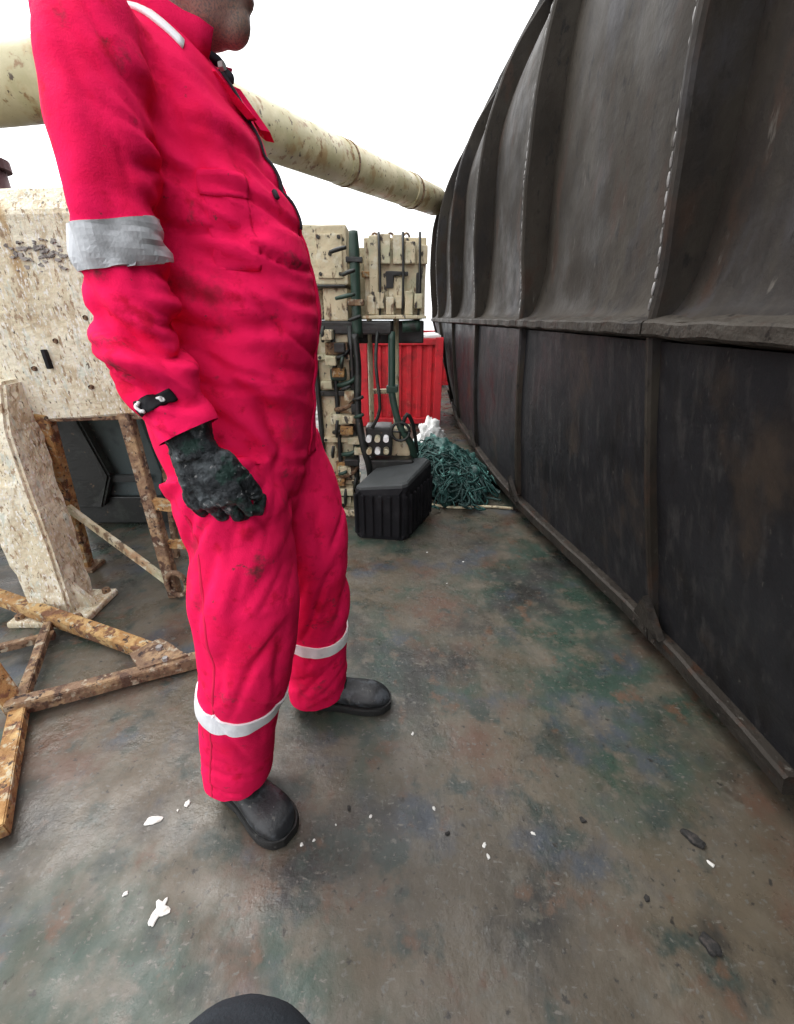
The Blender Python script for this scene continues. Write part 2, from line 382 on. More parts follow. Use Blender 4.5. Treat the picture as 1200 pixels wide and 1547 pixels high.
# top rail, deck and ends
YS = [YNEAR+(YEND-YNEAR)*i/70 for i in range(71)]
bm = bmesh.new(); rings = []
for y in YS:
    x = lip_x(y)+.33; j = .006*noise.noise(Vector((y*4, 8, 8)))
    rings.append([Vector(p) for p in ((x-.04+j, y, 2.955), (x-.05+j, y, 2.985), (x-.035+j, y, 3.02), (x, y, 3.035), (x+.2, y, 3.03), (x+.2, y, 2.955))])
ring_loft(bm, rings); link('top_rail', bm, M['hull_up'], hull)
bm = bmesh.new(); ring_loft(bm, [[Vector((lip_x(y)+.5, y, 2.96)), Vector((2.9, y, 2.96)), Vector((2.9, y, 3.02)), Vector((lip_x(y)+.5, y, 3.02))] for y in YS])
link('top_plate', bm, M['hull_up'], hull)
for y in (YNEAR, YEND):
    bm = bmesh.new(); rr = []; lx = lip_x(y)
    for yy in (y-.012, y+.012):
        rr.append([Vector((lx+dx+.012, yy, z)) for z, dx in UP[::-1]]+[lower(y, t, .03)+Vector((0, yy-y, 0)) for t in (.05, .5, 1.)]+[Vector((2.6, yy, .15)), Vector((2.95, yy, 1.15)), Vector((2.85, yy, 2.96))])
    ring_loft(bm, rr); link('end_plate', bm, M['hull_low'], hull)
bm = bmesh.new(); ring_loft(bm, [[Vector(p) for p in ((2.6, y, .12), (2.95, y, 1.15), (2.85, y, 2.96), (2.9, y, 2.96), (3.0, y, 1.15), (2.65, y, .10))] for y in (YNEAR, YEND)])
link('far_side', bm, M['hull_low'], hull)
bm = bmesh.new(); ring_loft(bm, [[Vector((smooth_in(XB, y)+.09, y, .10)), Vector((2.62, y, .10)), Vector((2.62, y, .16)), Vector((smooth_in(XB, y)+.09, y, .16))] for y in YS])
link('bottom_plate', bm, M['hull_low'], hull)
for y in (-2.0, -.2, 1.6, 3.4, 5.2, 7.0):
    bm = bmesh.new(); box(bm, (1.25, y-.09, 0), (2.5, y+.09, .104), .006); link('bearer', bm, M['rust_dark'], hull)

# ================================================================== THE MAN IN THE RED COVERALL
man = thing('person', (-.36, .86, 0), 'person in bright red coverall with reflective bands and grimy black glove, facing ribbed hull', 'person')
FW = Vector((.9955, .0945, 0)); RT = Vector((.0945, -.9955, 0)); O0 = Vector((-.388, .87, 0))
def P(f, s, z): return O0+FW*f+RT*s+Vector((0, 0, z))
def oval(f, hf, hs_, z, n=32, tilt=0.):
    out = []
    for k in range(n):
        a = 2*math.pi*k/n; c, s = math.cos(a), math.sin(a)
        e = .86
        out.append(P(f+hf*math.copysign(abs(c)**e, c), hs_*math.copysign(abs(s)**e, s), z+tilt*c))
    return out
TORSO = [(.055, .10, .12, .80), (.052, .140, .150, .88), (.047, .160, .160, .96), (.045, .166, .158, 1.05), (.050, .176, .152, 1.14), (.058, .180, .150, 1.22),
         (.052, .170, .150, 1.30), (.040, .154, .152, 1.38), (.022, .138, .156, 1.46), (.008, .120, .150, 1.52), (.002, .096, .118, 1.56), (.010, .074, .084, 1.585)]
bm = bmesh.new(); ring_loft(bm, [oval(f, hf, h, z) for f, hf, h, z in spline(TORSO, 4)])
R_ARM = [(-.378, .722, 1.535, .058), (-.374, .692, 1.47, .063), (-.370, .672, 1.38, .059), (-.373, .662, 1.30, .055), (-.380, .658, 1.22, .057), (-.374, .650, 1.16, .057), (-.352, .638, 1.10, .050), (-.300, .615, .995, .038)]
L_ARM = [(-.415, 1.01, 1.525, .060), (-.420, 1.045, 1.38, .066), (-.420, 1.06, 1.18, .062), (-.385, 1.055, 1.08, .057), (-.335, 1.035, .945, .050)]
R_LEG = [(-.345, .770, .93, .120), (-.322, .742, .82, .108), (-.318, .712, .68, .108), (-.335, .700, .52, .101), (-.372, .703, .38, .098), (-.410, .706, .22, .092), (-.440, .708, .03, .090)]
L_LEG = [(-.300, .935, .93, .125), (-.262, .945, .80, .116), (-.240, .955, .66, .108), (-.238, .970, .50, .101), (-.250, .990, .34, .100), (-.262, 1.005, .18, .096), (-.270, 1.01, .010, .096)]
for a in (R_ARM, L_ARM, R_LEG, L_LEG): tube(bm, a, sub=5, n=24)
ball(bm, (-.380, .718, 1.515), .066); ball(bm, (-.415, 1.02, 1.505), .066)
cv = fuse(bm, .006, 6)
# folds: (centre, reach, wave direction, wavelength, height)
FOLDS = [((-.37, .60, 1.185), .11, (.55, 0, .84), .034, .016), ((-.36, .60, 1.12), .09, (.45, 0, .89), .032, .013), ((-.33, .59, 1.06), .06, (.35, 0, .93), .026, .006),
         ((-.375, .60, 1.36), .17, (.97, -.1, .10), .058, .009), ((-.30, .74, 1.47), .16, (.8, .2, .5), .055, .009),
         ((-.24, .76, 1.36), .17, (.22, .15, .97), .050, .014), ((-.24, .76, 1.22), .17, (.30, .1, .94), .054, .016), ((-.24, .76, 1.08), .17, (.66, .1, .72), .060, .015), ((-.27, .74, .96), .16, (.80, .1, .55), .060, .014),
         ((-.33, .68, .84), .17, (.80, 0, -.55), .066, .015), ((-.33, .64, .64), .22, (.88, 0, -.45), .075, .015), ((-.37, .62, .42), .18, (.80, .1, .40), .075, .010),
         ((-.42, .62, .16), .12, (.60, .1, .70), .060, .009), ((-.20, .90, .80), .24, (.93, .1, -.30), .066, .014), ((-.20, .93, .50), .24, (.88, 0, -.40), .070, .013),
         ((-.24, .95, .17), .14, (-.6, .1, .65), .060, .009)]
FOLDS = [(c, r, k, l, a*(1.75 if c[2] > .9 else 1.15)) for c, r, k, l, a in FOLDS]
FR = []
for c, rch, k, lam, amp in FOLDS:
    k = Vector(k).normalized(); FR.append((Vector(c), rch, k, lam, amp))
cv.normal_update()
disp = []
for v in cv.verts:
    p = v.co; d = .006*noise.noise(p*5.0)+.0035*noise.noise(p*13)
    for i, (c, rch, k, lam, amp) in enumerate(FR):
        q = (p-c).length/(rch*1.35)
        if q >= 1: continue
        wgt = (1-q*q)**2
        along = k.dot(p)
        rest = (p-k*along)
        warp = .35*noise.noise(p*7+Vector((i, 0, 0)))
        s = noise.noise(k*(along/lam+warp)+rest*(1/(lam*4.6))+Vector((i*7.7, i*3.1, 0)))
        s2 = noise.noise(k*(along/(lam*.8)+warp*1.4)+rest*(1/(lam*4.0))+Vector((i*3.3, 20+i*5.1, 7)))
        d += amp*wgt*(.75*s-.62*math.exp(-(s2/.17)**2)+.22)     # broad swells, sharp creases
    disp.append(d)
for v, d in zip(cv.verts, disp): v.co += v.normal*d
bmesh.ops.smooth_vert(cv, verts=cv.verts[:], factor=.35, use_axis_x=True, use_axis_y=True, use_axis_z=True)
# hems and cuffs cut clean
for c, n_ in (((-.432, .706, .098), (.12, -.05, -1)), ((-.268, 1.008, .058), (.05, -.03, -1)), ((-.322, .628, 1.040), (.42, -.1, -.9)), ((-.356, 1.043, 1.0), (.35, 0, -.93))):
    c = Vector(c); n_ = Vector(n_).normalized()
    fs = [f for f in cv.faces if (f.calc_center_median()-c).length < .145 and (f.calc_center_median().z < .3 or (f.calc_center_median()-c).length < .072)]
    es = list({e for f in fs for e in f.edges}); vs2 = list({v for f in fs for v in f.verts})
    bmesh.ops.bisect_plane(cv, geom=vs2+es+fs, plane_co=c, plane_no=n_, clear_outer=True)
loose = [v for v in cv.verts if not v.link_faces]
if loose: bmesh.ops.delete(cv, geom=loose, context='VERTS')
cv.normal_update()
BV = BVHTree.FromBMesh(cv)
def shell(b, thick):
    b.normal_update(); b.verts.ensure_lookup_table()
    top = b.verts[:]; fs = b.faces[:]; rim = [e for e in b.edges if len(e.link_faces) == 1]
    low = {v: b.verts.new(v.co-v.normal*thick) for v in top}
    for f in fs: b.faces.new([low[v] for v in reversed(f.verts)])
    for e in rim:
        a, c = e.verts; b.faces.new((a, low[a], low[c], c))
def band(name, axis_pts, cut, half, mat, side_r, axis=None, lift=.004, inner=None):
    """reflective tape: the strip of cloth between two planes across a limb, lifted off as its own shell"""
    i = 0; c = Vector(cut)
    n = Vector(axis).normalized()
    b = cv.copy()
    for s in (1, -1):
        bmesh.ops.bisect_plane(b, geom=b.verts[:]+b.edges[:]+b.faces[:], plane_co=c+n*half*s, plane_no=n*s, clear_outer=True)
    def radial(f):
        q = f.calc_center_median()-c; q = q-n*n.dot(q)
        return 9 if inner is not None and q.dot(RT) < -inner else q.length
    kill = [f for f in b.faces if radial(f) > side_r]
    bmesh.ops.delete(b, geom=kill, context='FACES')
    b.normal_update()
    for v in b.verts: v.co += v.normal*lift
    b.normal_update()
    shell(b, .007)
    return link(name, b, mat, man, smooth=False)
band('sleeve_band', R_ARM, (-.373, .662, 1.290), .025, M['reflect'], .100, (-.10, -.12, 1), inner=.045)
band('leg_band', R_LEG, (-.374, .700, .398), .022, M['reflect_white'], .150, (.20, -.10, 1))
band('leg_band', L_LEG, (-.248, .985, .335), .021, M['reflect_white'], .135, (.12, -.08, 1))
def patch(name, fn, nu, nv, mat, parent, lift=.004, thick=.005, back=.35):
    """a piece of cloth laid on the coverall: fn(u, v) gives a point and the direction to drop it along"""
    bm_ = bmesh.new(); rows = []
    for i in range(nu):
        row = []
        for j in range(nv):
            p, d = fn(i/(nu-1), j/(nv-1)); d = d.normalized()
            h, nn, _, _ = BV.ray_cast(p-d*back, d, back*2.5)
            if h is None: h = p; nn = -d
            row.append(bm_.verts.new(h+nn*lift))
        rows.append(row)
    for a, b in zip(rows, rows[1:]):
        for j in range(nv-1): bm_.faces.new((a[j], a[j+1], b[j+1], b[j]))
    bm_.normal_update()
    avg = sum((f.normal for f in bm_.faces), Vector())
    if avg.dot(fn(.5, .5)[1]) > 0: bmesh.ops.reverse_faces(bm_, faces=bm_.faces[:]); bm_.normal_update()
    bmesh.ops.smooth_vert(bm_, verts=bm_.verts[:], factor=.5, use_axis_x=True, use_axis_y=True, use_axis_z=True)
    shell(bm_, thick)
    return link(name, bm_, mat, parent, smooth=True)
# front placket and its zip
ZF = lambda u: 1.545-.62*u
patch('placket', lambda u, v: (P(.2, .004+.036*(v-.5), ZF(u)), -FW), 60, 5, M['coverall'], man, lift=.004)
patch('zip', lambda u, v: (P(.2, .024+.008*v, 1.54-.20*u), -FW), 40, 3, M['dark_cloth'], man, lift=.006, thick=.004)
# chest pocket with flap, thigh pocket, stripe over the shoulder
pk = patch('chest_pocket', lambda u, v: (P(.10, .075+.075*v, 1.385-.12*u), (-FW*.75-RT*.65)), 14, 12, M['coverall'], man, lift=.001, thick=.004)
patch('pocket_flap', lambda u, v: (P(.10, .072+.081*v, 1.392-.032*u), (-FW*.75-RT*.65)), 6, 12, M['coverall'], pk, lift=.004)
patch('pocket_pen', lambda u, v: (P(.16, .052+.012*v, 1.382-.014*u), (-FW*.75-RT*.65)), 3, 4, M['dark_cloth'], pk, lift=.007)
patch('shoulder_stripe', lambda u, v: (P(-.01+.10*u, .092+.015*v+.004*u, 1.66), Vector((0, 0, -1))), 14, 4, M['reflect_white'], man, lift=.003)
# sewn seams: outside leg, sleeve, yoke
def limb_at(T, z):
    for a, b in zip(T, T[1:]):
        if b[2] <= z <= a[2]: t = (a[2]-z)/(a[2]-b[2]); return Vector(a[:3]).lerp(Vector(b[:3]), t)
    return Vector(T[-1][:3])
patch('leg_seam', lambda u, v: (limb_at(R_LEG, .90-.80*u)+Vector((-.035+.007*v, 0, 0)), Vector((.1, 1, 0))), 90, 3, M['coverall_trim'], man, lift=.0004, thick=.003)
# dark tag with white characters on the cuff
TAGC = Vector((-.345, .60, 1.092)); TU = Vector((.90, 0, .36)).normalized(); TV = Vector((-.36, 0, .90)).normalized()
tg = patch('cuff_tag', lambda u, v: (TAGC+TU*(.058*(u-.5))+TV*(.019*(v-.5)), Vector((.05, 1, -.05))), 12, 6, M['black'], man, lift=.0055, thick=.006)
def mark(pts, r):
    b = bmesh.new()
    Q = []
    for u, v in pts:
        p = TAGC+TU*u+TV*v; dd = Vector((.05, 1, -.05)).normalized(); h, nn, _, _ = BV.ray_cast(p-dd*.3, dd, 1.)
        Q.append((*(h+nn*.0085), r))
    tube(b, Q, sub=3, n=8)
    link('lettering', b, M['white'], tg, smooth=True)
mark([(-.017+.0065*math.cos(a*.63+.5), -.001+.0055*math.sin(a*.63+.5)) for a in range(9)], .0024)
mark([(.004, .006), (.0045, -.001), (.009, -.005), (.0135, -.001), (.014, .006)], .0024)
ob_cov = link('coverall', cv, M['coverall'], man, smooth=True)
# cloth collar standing open at the throat
bm = bmesh.new(); rings = []
for k in range(29):
    a = R(28+304*k/28); c, s = math.cos(a), math.sin(a)
    fl = max(0, (c-.2))*.03
    b0 = P(.016+.079*c, .088*s, 1.545-.018*c); t0 = P(.020+(.086+fl)*c, (.092+fl*.4)*s, 1.605-.032*max(c, 0)-.004*math.sin(k))
    wv = Vector((0, 0, .003*math.sin(k*1.7)))
    d = (FW*c+RT*s)*.007
    rings.append([b0-d, (b0+t0)/2-d*.6, t0-d+wv, t0+d+wv, (b0+t0)/2+d*1.9, b0+d*2.2])
ring_loft(bm, rings); link('collar', bm, M['coverall'], man, smooth=True)
for s in (1, -1):   # lapel corners falling open
    bm = bmesh.new(); q = [P(.085, .030*s, 1.552), P(.112, .075*s, 1.520), P(.156, .046*s, 1.480), P(.154, .018*s, 1.486), P(.115, .008*s, 1.535)]
    n0 = (FW+RT*s*.5).normalized()*.006
    if s < 0: q = [p+FW*.012 for p in q]
    ring_loft(bm, [[p+n0*1.6 for p in q], [p-n0 for p in q]]); link('lapel', bm, M['coverall'], man)
    bolt(man, P(.118, .058*s, 1.532)+n0*1.8, FW+RT*s*.4, .006, 'bead', 'snap_button')
# body: head and neck in one surface, running down inside the collar
bm = bmesh.new()
def H(f, s, z): return P(f, s, z)
rotz = Matrix.Rotation(math.atan2(FW.y, FW.x), 4, 'Z')
ball(bm, H(.055, 0, 1.725), 1, (.103, .079, .108), 24, rotz)
ball(bm, H(.085, 0, 1.675), 1, (.085, .068, .085), 24, rotz)
ball(bm, H(.088, 0, 1.626), 1, (.080, .062, .056), 20, rotz)
ball(bm, H(.134, 0, 1.600), 1, (.032, .032, .032), 16, rotz)
ball(bm, H(.092, 0, 1.598), 1, (.060, .050, .030), 16, rotz)
ball(bm, H(.062, .045, 1.625), 1, (.05, .022, .035), 14, rotz); ball(bm, H(.062, -.045, 1.625), 1, (.05, .022, .035), 14, rotz)
tube(bm, [(*H(.010, 0, 1.44), .085), (*H(.014, 0, 1.51), .070), (*H(.030, 0, 1.565), .064), (*H(.045, 0, 1.63), .066)], n=20)
tube(bm, [(*H(.160, 0, 1.715), .010), (*H(.178, 0, 1.690), .013), (*H(.192, 0, 1.668), .016), (*H(.165, 0, 1.655), .014)], n=10)
ball(bm, H(.164, 0, 1.636), 1, (.013, .026, .007), 12, rotz); ball(bm, H(.161, 0, 1.621), 1, (.014, .024, .008), 12, rotz)
for s in (1, -1):
    ball(bm, H(.148, .033*s, 1.720), 1, (.016, .026, .008), 12, rotz)
    ball(bm, H(.148, .034*s, 1.672), 1, (.02, .024, .016), 12, rotz)
    ball(bm, H(.050, .080*s, 1.685), 1, (.018, .009, .032), 12, rotz)
bmesh.ops.translate(bm, verts=[v for v in bm.verts if v.co.z > 1.56], vec=(0, 0, .008))
hb = fuse(bm, .0045, 8); link('body', hb, M['skin'], man, smooth=True)
for s in (1, -1):
    bm = bmesh.new(); ball(bm, H(.150, .032*s, 1.701), .0125, seg=12); link('eye', bm, M['white'], man, smooth=True)
bm = bmesh.new(); rings = []
for k in range(10):
    t = k/9*1.45
    rings.append([H(.048, 0, 1.74)+FW*(.112*math.cos(t)*math.cos(a))+RT*(.087*math.cos(t)*math.sin(a))+Vector((0, 0, .102*math.sin(t)-.035*(1-math.cos(a))*math.cos(t)+.02))
                  for a in [2*math.pi*i/28 for i in range(28)]])
ring_loft(bm, rings); link('hair', bm, M['hair'], man, smooth=True)
# dark undershirt neckband and its toggle
bm = bmesh.new(); rings = []
for k in range(33):
    a = 2*math.pi*k/32; c, s = math.cos(a), math.sin(a)
    b0 = P(.022+.070*c, .072*s, 1.555-.012*c); d = (FW*c+RT*s)*.006; up = Vector((0, 0, .022))
    rings.append([b0-d, b0-d+up, b0+d+up, b0+d*1.4])
ring_loft(bm, rings, cap=False); link('neckband', bm, M['dark_cloth'], man, smooth=True)
bm = bmesh.new(); tube(bm, [(*P(.088, .02, 1.565), .006), (*P(.112, .015, 1.556), .007), (*P(.120, .012, 1.548), .004), (*P(.126, .010, 1.540), .007), (*P(.128, .010, 1.533), .003)], sub=3, n=10); link('toggle', bm, M['dark_cloth'], man, smooth=True)
# gloved hands: palm, four fingers, thumb
def hand(W, d, wv, n, curl=1.0):
    """W wrist, d towards the knuckles, wv across towards the thumb, n out of the back of the hand"""
    d, wv, n = Vector(d).normalized(), Vector(wv).normalized(), Vector(n).normalized()
    W = Vector(W); b = bmesh.new()
    def L(a, c, e): return W+d*a+wv*c+n*e
    tube(b, [(*L(-.055, 0, -.004), .044), (*L(-.02, 0, -.002), .036), (*L(.01, 0, 0), .033)], n=18)
    for c, rr in ((-.030, .017), (-.010, .019), (.012, .0195), (.031, .018)):
        capsule(b, [(*L(-.005, c*.62, 0), .021), (*L(.045, c*.9, .002), rr), (*L(.083, c*1.1, 0), rr-.002)])
    ball(b, L(.03, .034, -.012), .022, (1, 1, 1))
    for c, L1, L2, L3, ex, rr in ((-.037, .034, .024, .020, .20, .0106), (-.0125, .042, .029, .023, .08, .0114), (.0135, .046, .031, .024, 0, .0118), (.038, .041, .028, .023, -.05, .0114)):
        p = L(.085-abs(c)*.12, c*1.12, 0); a = .35*curl+ex; pts = [(*(p-d*.012), rr+.001)]
        pts.append((*p, rr+.001))
        for ln, bend in ((L1, .62), (L2, .95), (L3, .7)):
            dirv = d*math.cos(a)-n*math.sin(a)
            p = p+dirv*ln+wv*(c*.04); pts.append((*p, rr)); a += bend*curl
        capsule(b, pts, n=12)
    p = L(.022, .036, -.008)
    th = [(*p, .018)]
    for ln, q in ((.034, (.80, .42, -.25)), (.028, (.95, .12, -.35)), (.022, (.90, -.10, -.50))):
        p = p+(d*q[0]+wv*q[1]+n*q[2]).normalized()*ln; th.append((*p, .0132))
    capsule(b, th)
    hb_ = fuse(b, .0026, 3); hb_.normal_update()
    for v in hb_.verts: v.co += v.normal*(.0022*noise.noise(v.co*45)-.0014*math.exp(-(noise.noise(v.co*70)/.12)**2))
    return link('glove', hb_, M['glove'], man, smooth=True)
hand((-.322, .630, 1.008), (.22, -.05, -.97), (.97, -.10, .22), (-.10, -.99, .03), 1.25)
hand((-.345, 1.04, .965), (.15, .0, -.98), (.98, .1, .15), (-.05, .99, .0))
# safety boots
def boot(ankle, toe_dir, length, parent, shin=None):
    a = Vector(ankle); t = Vector((*toe_dir, 0)).normalized(); s = Vector((-t.y, t.x, 0))
    heel = a-t*.075
    def Q(u, v, z): return Vector((heel.x, heel.y, 0))+t*(u*length)+s*v+Vector((0, 0, z))
    secs = [(.0, .020, .07), (.04, .034, .095), (.14, .041, .115), (.28, .043, .115), (.42, .043, .098), (.56, .047, .082), (.70, .052, .074), (.82, .051, .068), (.92, .041, .056), (.98, .024, .042), (1.0, .010, .034)]
    b = bmesh.new(); rings = []
    for u, hw, h in spline(secs, 3):
        rr = []
        for k in range(20):
            q = 2*math.pi*k/20; c, z = math.cos(q), math.sin(q)
            zz = .022+(h-.022)*(.5+.5*math.copysign(abs(z)**.75, z))
            rr.append(Q(u, hw*math.copysign(abs(c)**.8, c), zz))
        rings.append(rr)
    ring_loft(b, rings)
    tube(b, [(a.x, a.y, .06, .050), (a.x, a.y, .12, .052), ((shin or a)[0], (shin or a)[1], .20, .055)], n=18)
    up = link('boot', fuse(b, .005, 4), M['boot'], parent, smooth=True)
    b = bmesh.new()
    out = [(-.015, .028), (.04, .044), (.15, .048), (.3, .047), (.42, .046), (.56, .051), (.7, .057), (.83, .056), (.94, .044), (1.005, .020)]
    pts = [(u, v) for u, v in spline(out, 3)]
    loop = [(u, v) for u, v in pts]+[(u, -v) for u, v in pts[::-1]]
    ring_loft(b, [[Q(u, v*k, z) for u, v in loop] for z, k in ((.001, .95), (.006, 1.), (.024, 1.), (.031, .95))])
    link('sole', b, M['sole'], up)
    b = bmesh.new()
    for k in range(3):
        u = .36+.075*k; h = interp([(.28, .115), (.42, .098), (.56, .082), (.7, .075)], u)+.001
        tube(b, [(*Q(u, -.030, h-.022), .0032), (*Q(u+.01, -.012, h), .0032), (*Q(u+.012, .012, h), .0032), (*Q(u, .030, h-.022), .0032)], sub=3, n=6)
    lc = link('laces', b, M['black'], up, smooth=True)
    return up
boot((-.438, .705, 0), (.82, -.57), .280, man)
boot((-.262, 1.008, 0), (.998, -.06), .315, man)

# ================================================================== LEG OF THE SECOND PERSON AT THE NEAR EDGE
leg = thing('person', (-.14, -.02, 0), 'bent knee of a second person in dark slate work trousers', 'person')
bm = bmesh.new()
tube(bm, [(-.15, -.42, .86, .105), (-.148, -.20, .74, .104), (-.146, .0, .62, .098), (-.145, .075, .555, .092), (-.146, .070, .46, .085), (-.15, .03, .30, .078), (-.152, -.01, .07, .082)], n=24)
ball(bm, (-.145, .075, .56), .094)
kb = fuse(bm, .008, 6); kb.normal_update()
for v in kb.verts:
    v.co += v.normal*(.006*noise.noise(v.co*9)+.008*(.5-abs(noise.noise(Vector((v.co.x*6, v.co.y*6, v.co.z*26)))))*max(0, 1-abs(v.co.z-.48)*4))
link('trouser_leg', kb, M['slate'], leg, smooth=True)
boot((-.152, -.01, 0), (.05, 1), .30, leg)

# ================================================================== CREAM BOOM ACROSS THE SKY
def lerp(a, b, t): return Vector(a)+(Vector(b)-Vector(a))*t
BK, BB, BL = Vector((-1.36, 2.8, 2.31)), Vector((.50, 6.645, 2.59)), Vector((-4.6, 3.16, 2.22))
boom = thing('crane_boom', (BK.x, BK.y, 0), 'cream tubular crane boom bent at a knuckle, rust-stained collars, lying high across the deck', 'boom')
bm = bmesh.new(); tube(bm, [(*lerp(BK, BB, t), .165-.008*t) for t in (0, .25, .5, .75, 1)], sub=2, n=36); link('tube', bm, M['boom'], boom, smooth=True)
bm = bmesh.new(); tube(bm, [(*lerp(BK, BL, t), .155-.0*t) for t in (0, .3, .7, 1)], sub=2, n=36); link('tube', bm, M['boom'], boom, smooth=True)
bm = bmesh.new(); ball(bm, BK, .172, seg=28); link('knuckle', bm, M['boom'], boom, smooth=True)
dv = (BB-BK).normalized()
for t, wdt, extra, mt in ((.46, .05, .006, 'boom'), (.478, .018, .009, 'rust_dark'), (.80, .09, .010, 'boom'), (.82, .025, .014, 'rust_dark')):
    bm = bmesh.new(); c = lerp(BK, BB, t); r_ = .165-.008*t+extra
    tube(bm, [(*(c-dv*wdt/2), r_), (*(c+dv*wdt/2), r_)], sub=1, n=36); link('collar', bm, M[mt], boom)
bm = bmesh.new(); c = lerp(BK, BL, .235); box(bm, c+Vector((-.05, -.05, .10)), c+Vector((.06, .05, .19)), .015); link('lug', bm, M['boom'], boom)
for c in (lerp(BK, BL, .96),):
    bm = bmesh.new()
    bar(bm, (c.x-.3, c.y, 0), (c.x-.05, c.y, c.z-.16), .1, .1); bar(bm, (c.x+.3, c.y, 0), (c.x+.05, c.y, c.z-.16), .1, .1)
    box(bm, (c.x-.2, c.y-.08, c.z-.27), (c.x+.2, c.y+.08, c.z-.19), .01)
    link('rest', bm, M['rust_dark'], boom)

# ================================================================== CREAM MACHINE HOUSING AT THE LEFT
hs_ = thing('machine_housing', (-1.6, 1.75, 0), 'bulky machine housing in flaking cream paint on a tapering leg behind the rusty frames', 'machine')
bm = bmesh.new()
ring_loft(bm, [[Vector(p) for p in r] for r in (
    [(-2.75, 1.72, .72), (-1.02, 1.70, .845), (-1.00, 2.15, .85), (-2.75, 2.25, .72)],
    [(-2.75, 1.71, 1.10), (-1.00, 1.69, 1.10), (-.98, 2.15, 1.10), (-2.75, 2.25, 1.10)],
    [(-2.75, 1.70, 1.50), (-1.02, 1.69, 1.53), (-1.00, 2.15, 1.53), (-2.75, 2.25, 1.50)],
    [(-2.72, 1.76, 1.55), (-1.05, 1.74, 1.61), (-1.05, 2.1, 1.61), (-2.72, 2.2, 1.55)])])
bmesh.ops.bevel(bm, geom=bm.edges[:], offset=.008, segments=1, affect='EDGES'); rough_up(bm, .005, 14, cuts=5); link('housing', bm, M['pale'], hs_)
bm = bmesh.new()
ring_loft(bm, [[Vector((cx-hw, cy-hd, z)), Vector((cx+hw, cy-hd, z)), Vector((cx+hw, cy+hd, z)), Vector((cx-hw, cy+hd, z))] for cx, cy, hw, hd, z in
    [(-1.50, 1.50, .085, .08, .0), (-1.515, 1.52, .090, .08, .12), (-1.55, 1.56, .105, .08, .35), (-1.60, 1.60, .125, .08, .60), (-1.65, 1.65, .15, .09, .80), (-1.70, 1.72, .20, .10, .98)]])
bmesh.ops.bevel(bm, geom=bm.edges[:], offset=.012, segments=2, affect='EDGES'); rough_up(bm, .008, 16, cuts=4); link('leg', bm, M['pale'], hs_)
bm = bmesh.new(); box(bm, (-1.66, 1.37, .0), (-1.34, 1.62, .03), .008); rough_up(bm, .006, 20, cuts=3); link('foot_plate', bm, M['pale'], hs_)
bm = bmesh.new(); ring_loft(bm, [[Vector(p) for p in ((-1.43, y, .028), (-1.345, y, .028), (-1.43, y, .15))] for y in (1.48, 1.505)]); link('gusset', bm, M['pale'], hs_)
for x, y in ((-1.62, 1.40), (-1.37, 1.40), (-1.37, 1.59)): bolt(hs_, (x, y, .04), (0, 0, 1), .018)
# scabs where the paint has gone and grey steel shows
for k in range(70):
    cx_ = random.gauss(-1.255, .070); cz_ = random.gauss(1.400, .028); r_ = random.uniform(.002, .0075); el = random.uniform(1, 2.4); bm = bmesh.new(); pts = []
    for q in range(9):
        a = 2*math.pi*q/9; rr = r_*random.uniform(.6, 1.25); pts.append((cx_+rr*el*math.cos(a), cz_+rr*math.sin(a)))
    ring_loft(bm, [[Vector((a, 1.700, b)) for a, b in pts], [Vector((a, 1.6915-.00012*k, b)) for a, b in pts]]); link('bare_scab', bm, M['bare'], hs_)
for x, z in ((-1.30, 1.12), (-1.16, 1.20), (-1.42, 1.02), (-1.22, .95), (-1.10, .92)): bolt(hs_, (x, 1.692, z), (0, -1, 0), .010, 'rust_dark')
bm = bmesh.new(); box(bm, (-1.36, 1.676, 1.02), (-1.345, 1.70, 1.09), .003); link('bracket', bm, M['black'], hs_)

# ================================================================== RUSTY UPRIGHT FRAME UNDER THE HOUSING
fr = thing('rusty_stand', (-1.35, 1.75, 0), 'upright stand of rusty orange angle iron with a pale diagonal brace', 'stand')
def part_bar(name, par, a, b, w_, h_, mat, up=(0, 0, 1)):
    bm = bmesh.new(); bar(bm, a, b, w_, h_, .003, up); rough_up(bm, .004, 22, cuts=3, seed=a[0]); return link(name, bm, M[mat], par, smooth=False)
part_bar('post', fr, (-1.64, 1.84, .0), (-1.47, 1.72, .84), .055, .045, 'rust')
part_bar('post', fr, (-1.055, 1.60, .0), (-1.13, 1.72, .84), .05, .045, 'rust_dark')
part_bar('post', fr, (-1.22, 1.95, .0), (-1.14, 1.98, .82), .03, .03, 'rust_dark')
part_bar('top_rail', fr, (-1.50, 1.73, .825), (-1.05, 1.73, .835), .045, .035, 'rust_dark')
part_bar('brace', fr, (-1.535, 1.74, .40), (-1.08, 1.62, .06), .024, .034, 'cream')
part_bar('cross_rail', fr, (-1.10, 1.66, .46), (-.86, 1.66, .42), .03, .05, 'rust')
part_bar('cross_rail', fr, (-1.10, 1.655, .26), (-.90, 1.66, .24), .03, .04, 'rust')
bm = bmesh.new(); box(bm, (-1.70, 1.79, 0), (-1.58, 1.90, .02), .004); link('foot', bm, M['rust_dark'], fr)
bm = bmesh.new()
tube(bm, [(-1.02+.045*math.cos(a), 1.575, .085+.062*math.sin(a), .012) for a in [2*math.pi*k/14 for k in range(15)]], sub=2, n=10); link('lifting_ring', bm, M['rust_dark'], fr, smooth=True)

